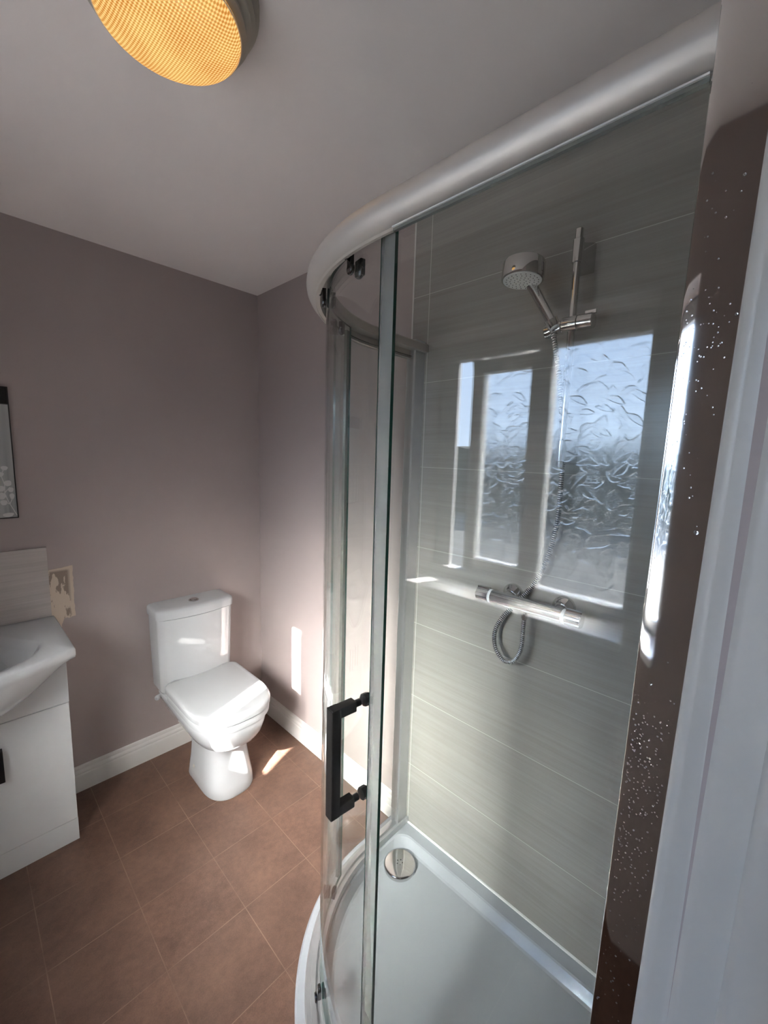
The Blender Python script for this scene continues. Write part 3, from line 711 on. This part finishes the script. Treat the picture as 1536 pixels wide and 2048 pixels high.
# closing strip against the near pane
bm = bmesh.new()
sx = QX
prism(bm, [(sx-0.4995, -1.697), (sx-0.4995, -1.680), (sx-0.496, -1.668), (sx-0.489, -1.652), (sx-0.479, -1.652), (sx-0.479, -1.674)], 'z', dz0-0.04, dz1)
link('closing_strip', bm, M['seal'], door, angle=20)
bm = bmesh.new()
qsweep(bm, [(0.488, dz0), (0.497, dz0), (0.497, dz1-0.01), (0.488, dz1-0.01)], None, None, R0(113.0), R0(111.0), 2)
link('trailing_seal', bm, M['seal'], door, smooth=False)
# handle: square-section D pull outside, knobs inside
hth = R0(173.8); hn = V((math.cos(hth), math.sin(hth), 0)); hp = V((*qpt(0.487, hth), 0)); ht = V((-hn.y, hn.x, 0))
def obox(bm, c, ax, half):
    vs = []
    for sx_ in (-1, 1):
        for sy_ in (-1, 1):
            for sz_ in (-1, 1): vs.append(bm.verts.new(V(c) + ax[0]*half[0]*sx_ + ax[1]*half[1]*sy_ + ax[2]*half[2]*sz_))
    for f in ((0, 1, 3, 2), (4, 6, 7, 5), (0, 4, 5, 1), (2, 3, 7, 6), (0, 2, 6, 4), (1, 5, 7, 3)): bm.faces.new([vs[i] for i in f])
UP = V((0, 0, 1)); ax = (hn, ht, UP)
bm = bmesh.new(); HZ0, HZ1 = 0.880, 1.085
obox(bm, hp + hn*0.060 + UP*(HZ0+HZ1)/2, ax, (0.0105, 0.0105, (HZ1-HZ0)/2+0.011))
for z in (HZ0, HZ1): obox(bm, hp + hn*0.034 + UP*z, ax, (0.020, 0.0100, 0.0105))
hd = link('handle', bm, M['dark_metal'], door, bevel=0.002); hd['label'] = 'black square D-shaped handle'
for z in (HZ0, HZ1):
    bm = bmesh.new(); cyl(bm, hp + hn*0.001 + UP*z, hp + hn*0.014 + UP*z, 0.007, 20)
    lathe(bm, [(0.008, 0), (0.0125, 0.001), (0.0125, 0.014), (0.010, 0.017)], hp - hn*0.007 + UP*z, -hn, 8)
    link('handle_fixing', bm, M['black'], door, angle=30)
# rollers, top pair and bottom pair
def roller(th, z, up):
    n_ = V((math.cos(th), math.sin(th), 0)); t_ = V((-n_.y, n_.x, 0)); c = V((*qpt(0.487, th), z)); bm = bmesh.new()
    cyl(bm, c + n_*0.001, c + n_*0.010, 0.010, 28, 0.002)
    cyl(bm, c - n_*0.0075, c - n_*0.018, 0.0125, 28, 0.003)
    obox(bm, c + n_*0.006 + UP*0.014*up, (n_, t_, UP), (0.004, 0.007, 0.014))
    obox(bm, c - n_*0.014 + UP*0.006*up, (n_, t_, UP), (0.005, 0.011, 0.014))
    cyl(bm, c + n_*0.011 + UP*0.024*up, c + n_*0.018 + UP*0.024*up, 0.011, 24, 0.002)
    return link('roller', bm, M['black_chrome'], door, bevel=0.0015)
for th in (167.5, 122.0): roller(R0(th), 1.892, 1)
roller(R0(146.0), 1.892, 1)
for th in (151.0, 121.0): roller(R0(th), 0.155, -1)

# water drops on the wet chrome profile and glass beside it
bm = bmesh.new(); r = random.Random(21)
def drop(y, z, rad):
    u = min(max((YN+0.069-y)/0.062, 0), 1); x = QX-0.5345-0.0021*math.sin(u*PI/2)
    rs = []
    for k in range(4):
        a = PI/2*k/3
        rs.append([(x - rad*0.55*math.sin(a) + 0.0001, y + rad*math.cos(a)*math.cos(2*PI*i/10), z + rad*1.15*math.cos(a)*math.sin(2*PI*i/10)) for i in range(10)])
    rings(bm, rs, True, True)
for zc, sp, n in ((1.66, 0.05, 70), (1.78, 0.05, 14), (1.55, 0.06, 25), (1.26, 0.055, 130), (1.18, 0.05, 80), (1.08, 0.09, 50), (0.98, 0.06, 20)):
    for _ in range(n): drop(YN + (0.068 - 0.032*r.random()**1.4), r.gauss(zc, sp*0.6), r.uniform(0.0003, 0.0009))
for y, z, q in ((-2.112, 1.502, 0.0021), (-2.093, 1.345, 0.0015), (-2.119, 1.40, 0.0010), (-2.118, 1.69, 0.0013), (-2.11, 1.80, 0.0012)): drop(y, z, q)
tag(lean(link('water_droplets', bm, M['water'], angle=80), 1.1, 0.0085, YN), 'water droplets clinging to the chrome profile by the door frame', 'water droplets', kind='stuff')

# ------------------------------------------------------------------ shower set on the tiled wall
BX, BY = -0.070, -1.722
t = thing('shower_riser_rail', 'chrome vertical riser rail with slider on the tiled wall', 'shower rail', (-0.03, BY, 1.86))
bm = bmesh.new(); cyl(bm, (BX, BY, 1.545), (BX, BY, 2.150), 0.0095, 28, 0.002); link('rail_bar', bm, M['chrome'], t)
def bracket(z, h):
    bm = bmesh.new()
    lathe(bm, [(0.0125, -h), (0.0135, -h+0.002), (0.0135, h-0.002), (0.0125, h)], (BX, BY, z), (0, 0, 1), 28)
    rings(bm, [[(BX+0.004, BY-0.011, z-0.020), (BX+0.004, BY+0.011, z-0.020), (BX+0.004, BY+0.011, z+0.020), (BX+0.004, BY-0.011, z+0.020)],
               [(-0.022, BY-0.020, z-0.033), (-0.022, BY+0.020, z-0.033), (-0.022, BY+0.020, z+0.033), (-0.022, BY-0.020, z+0.033)],
               [(-0.003, BY-0.022, z-0.037), (-0.003, BY+0.022, z-0.037), (-0.003, BY+0.022, z+0.037), (-0.003, BY-0.022, z+0.037)]])
    return link('wall_bracket', bm, M['chrome'], t, angle=30, bevel=0.002)
bracket(2.096, 0.029); bracket(1.590, 0.029)
bm = bmesh.new(); SZ = 1.918
cyl(bm, (BX-0.004, -1.654, SZ-0.010), (BX-0.004, -1.700, SZ-0.004), 0.0180, 32, 0.002)
cyl(bm, (BX-0.002, -1.7005, SZ), (BX-0.002, -1.738, SZ), 0.0195, 36, 0.001)
cyl(bm, (BX-0.002, -1.7385, SZ), (BX-0.002, -1.777, SZ), 0.0195, 36, 0.002)
obox(bm, (BX-0.002, -1.768, SZ+0.021), (V((1, 0, 0)), V((0, 1, 0)), UP), (0.004, 0.013, 0.004))
lathe(bm, [(0.0125, -0.014), (0.016, 0.0), (0.0175, 0.016)], (BX-0.020, -1.680, SZ+0.002), (-0.42, 0.28, 0.86), 28)
link('slider', bm, M['chrome'], t, angle=35)
# handset
HA = V((-0.090, -1.680, 1.921)); HB = V((-0.098, -1.618, 2.030)); HD = (HB-HA).normalized()
t = thing('hand_shower', 'round chrome handset shower head resting in the slider', 'shower head', (-0.10, -1.66, 1.93))
hc = V((-0.140, -1.611, 2.054)); hax = V((0.07, -0.02, 0.99)).normalized()
bm = bmesh.new(); lathe(bm, [(0.048, -0.023), (0.0535, -0.022), (0.0545, -0.018), (0.0545, 0.018), (0.052, 0.023), (0.047, 0.0245), (0.0, 0.0255)], hc, hax, 64)
hdm = link('head_body', bm, M['chrome'], t, angle=30)
bm = bmesh.new(); lathe(bm, [(0.0, -0.0245), (0.049, -0.0242), (0.0495, -0.020)], hc, hax, 48); link('spray_plate', bm, M['nozzle'], hdm)
bm = bmesh.new(); u_, v_, _ = frame_of(hax)
for n_, rr in ((6, 0.010), (12, 0.020), (17, 0.031), (21, 0.041)):
    for k in range(n_):
        a = 2*PI*k/n_ + rr*40; lathe(bm, [(0.0013, 0), (0.0010, -0.0012)], hc - hax*0.0242 + (u_*math.cos(a)+v_*math.sin(a))*rr, hax, 8)
link('nozzles', bm, M['hose_groove'], hdm, smooth=False)
bm = bmesh.new()
pts = [HA - HD*0.012, HA, HA + (HB-HA)*0.5, HB - HD*0.01, HB + HD*0.004, HB + V((-0.010, 0.004, 0.022))]
tube(bm, catmull(pts, 6), lambda i: 0.0115 + 0.0025*min(1, i/24), 28)
link('hand_grip', bm, M['chrome'], t, angle=60)
bm = bmesh.new(); cyl(bm, HA - HD*0.016, HA - HD*0.004, 0.0128, 28, 0.001); link('grip_collar', bm, M['collar'], t)

# thermostatic bar valve
VZ = 1.133
t = thing('shower_valve', 'chrome thermostatic bar valve below the hose on tiled wall', 'shower valve', (-0.04, -1.657, VZ))
bm = bmesh.new(); cyl(bm, (BX, -1.546, VZ), (BX, -1.766, VZ), 0.0205, 40, 0.001)
for y in (-1.585, -1.745): cyl(bm, (-0.025, y, VZ+0.003), (BX+0.005, y, VZ), 0.0155, 28)
cyl(bm, (BX, -1.656, VZ-0.040), (BX, -1.656, VZ-0.015), 0.0095, 24, 0.001)
link('valve_body', bm, M['chrome'], t, angle=40)
for y in (-1.585, -1.745):
    bm = bmesh.new(); lathe(bm, [(0.0335, 0), (0.0335, 0.006), (0.031, 0.012), (0.022, 0.018), (0.017, 0.024), (0.016, 0.026)], (-0.003, y, VZ+0.004), (-1, 0, 0), 48); link('wall_flange', bm, M['chrome'], t, angle=50)
for y0, y1 in ((-1.5465, -1.5385), (-1.7665, -1.7745)):
    bm = bmesh.new(); cyl(bm, (BX, y0, VZ), (BX, y1, VZ), 0.0215, 40, 0.001); c_ = link('collar', bm, M['collar'], t); c_['label'] = 'translucent white collar'
for y0, y1, s in ((-1.539, -1.496, 1), (-1.774, -1.818, -1)):
    bm = bmesh.new(); cyl(bm, (BX, y0, VZ), (BX, y1, VZ), 0.0215, 40, 0.002)
    obox(bm, (BX, (y0+y1)/2, VZ+0.022), (V((1, 0, 0)), V((0, 1, 0)), UP), (0.005, 0.021, 0.003))
    link('control_knob', bm, M['chrome'], t, angle=35)

# ribbed hose
hp_ = [(-0.088, -1.681, 1.903), (-0.085, -1.688, 1.870), (-0.072, -1.706, 1.76), (-0.060, -1.722, 1.60), (-0.048, -1.722, 1.47), (-0.040, -1.716, 1.38), (-0.034, -1.696, 1.28), (-0.029, -1.664, 1.20), (-0.027, -1.632, 1.150),
       (-0.029, -1.600, 1.105), (-0.036, -1.568, 1.058), (-0.046, -1.552, 1.010), (-0.056, -1.562, 0.965), (-0.064, -1.595, 0.936), (-0.068, -1.630, 0.946), (-0.070, -1.652, 0.990), (-0.070, -1.656, 1.045), (-0.070, -1.656, 1.092)]
C_ = catmull(hp_, 60)
L_ = [0.0]
for a, b in zip(C_, C_[1:]): L_.append(L_[-1] + (b-a).length)
pitch = 0.0062; n = int(L_[-1]/pitch*6); P = []; j = 0
for i in range(n+1):
    s = L_[-1]*i/n
    while j < len(L_)-2 and L_[j+1] < s: j += 1
    u = (s-L_[j])/max(1e-9, L_[j+1]-L_[j]); P.append(C_[j].lerp(C_[j+1], u))
RB = [0.0060, 0.0074, 0.0078, 0.0078, 0.0074, 0.0060]
bm = bmesh.new(); tube(bm, P, lambda i: RB[i % 6], 14)
bm.faces.ensure_lookup_table()
for k, f in enumerate(bm.faces):
    if (k//14) % 6 in (0, 5): f.material_index = 1
t = tag(link('shower_hose', bm, [M['hose'], M['hose_groove']], angle=80), 'ribbed chrome hose hanging in a loop below the valve', 'shower hose')
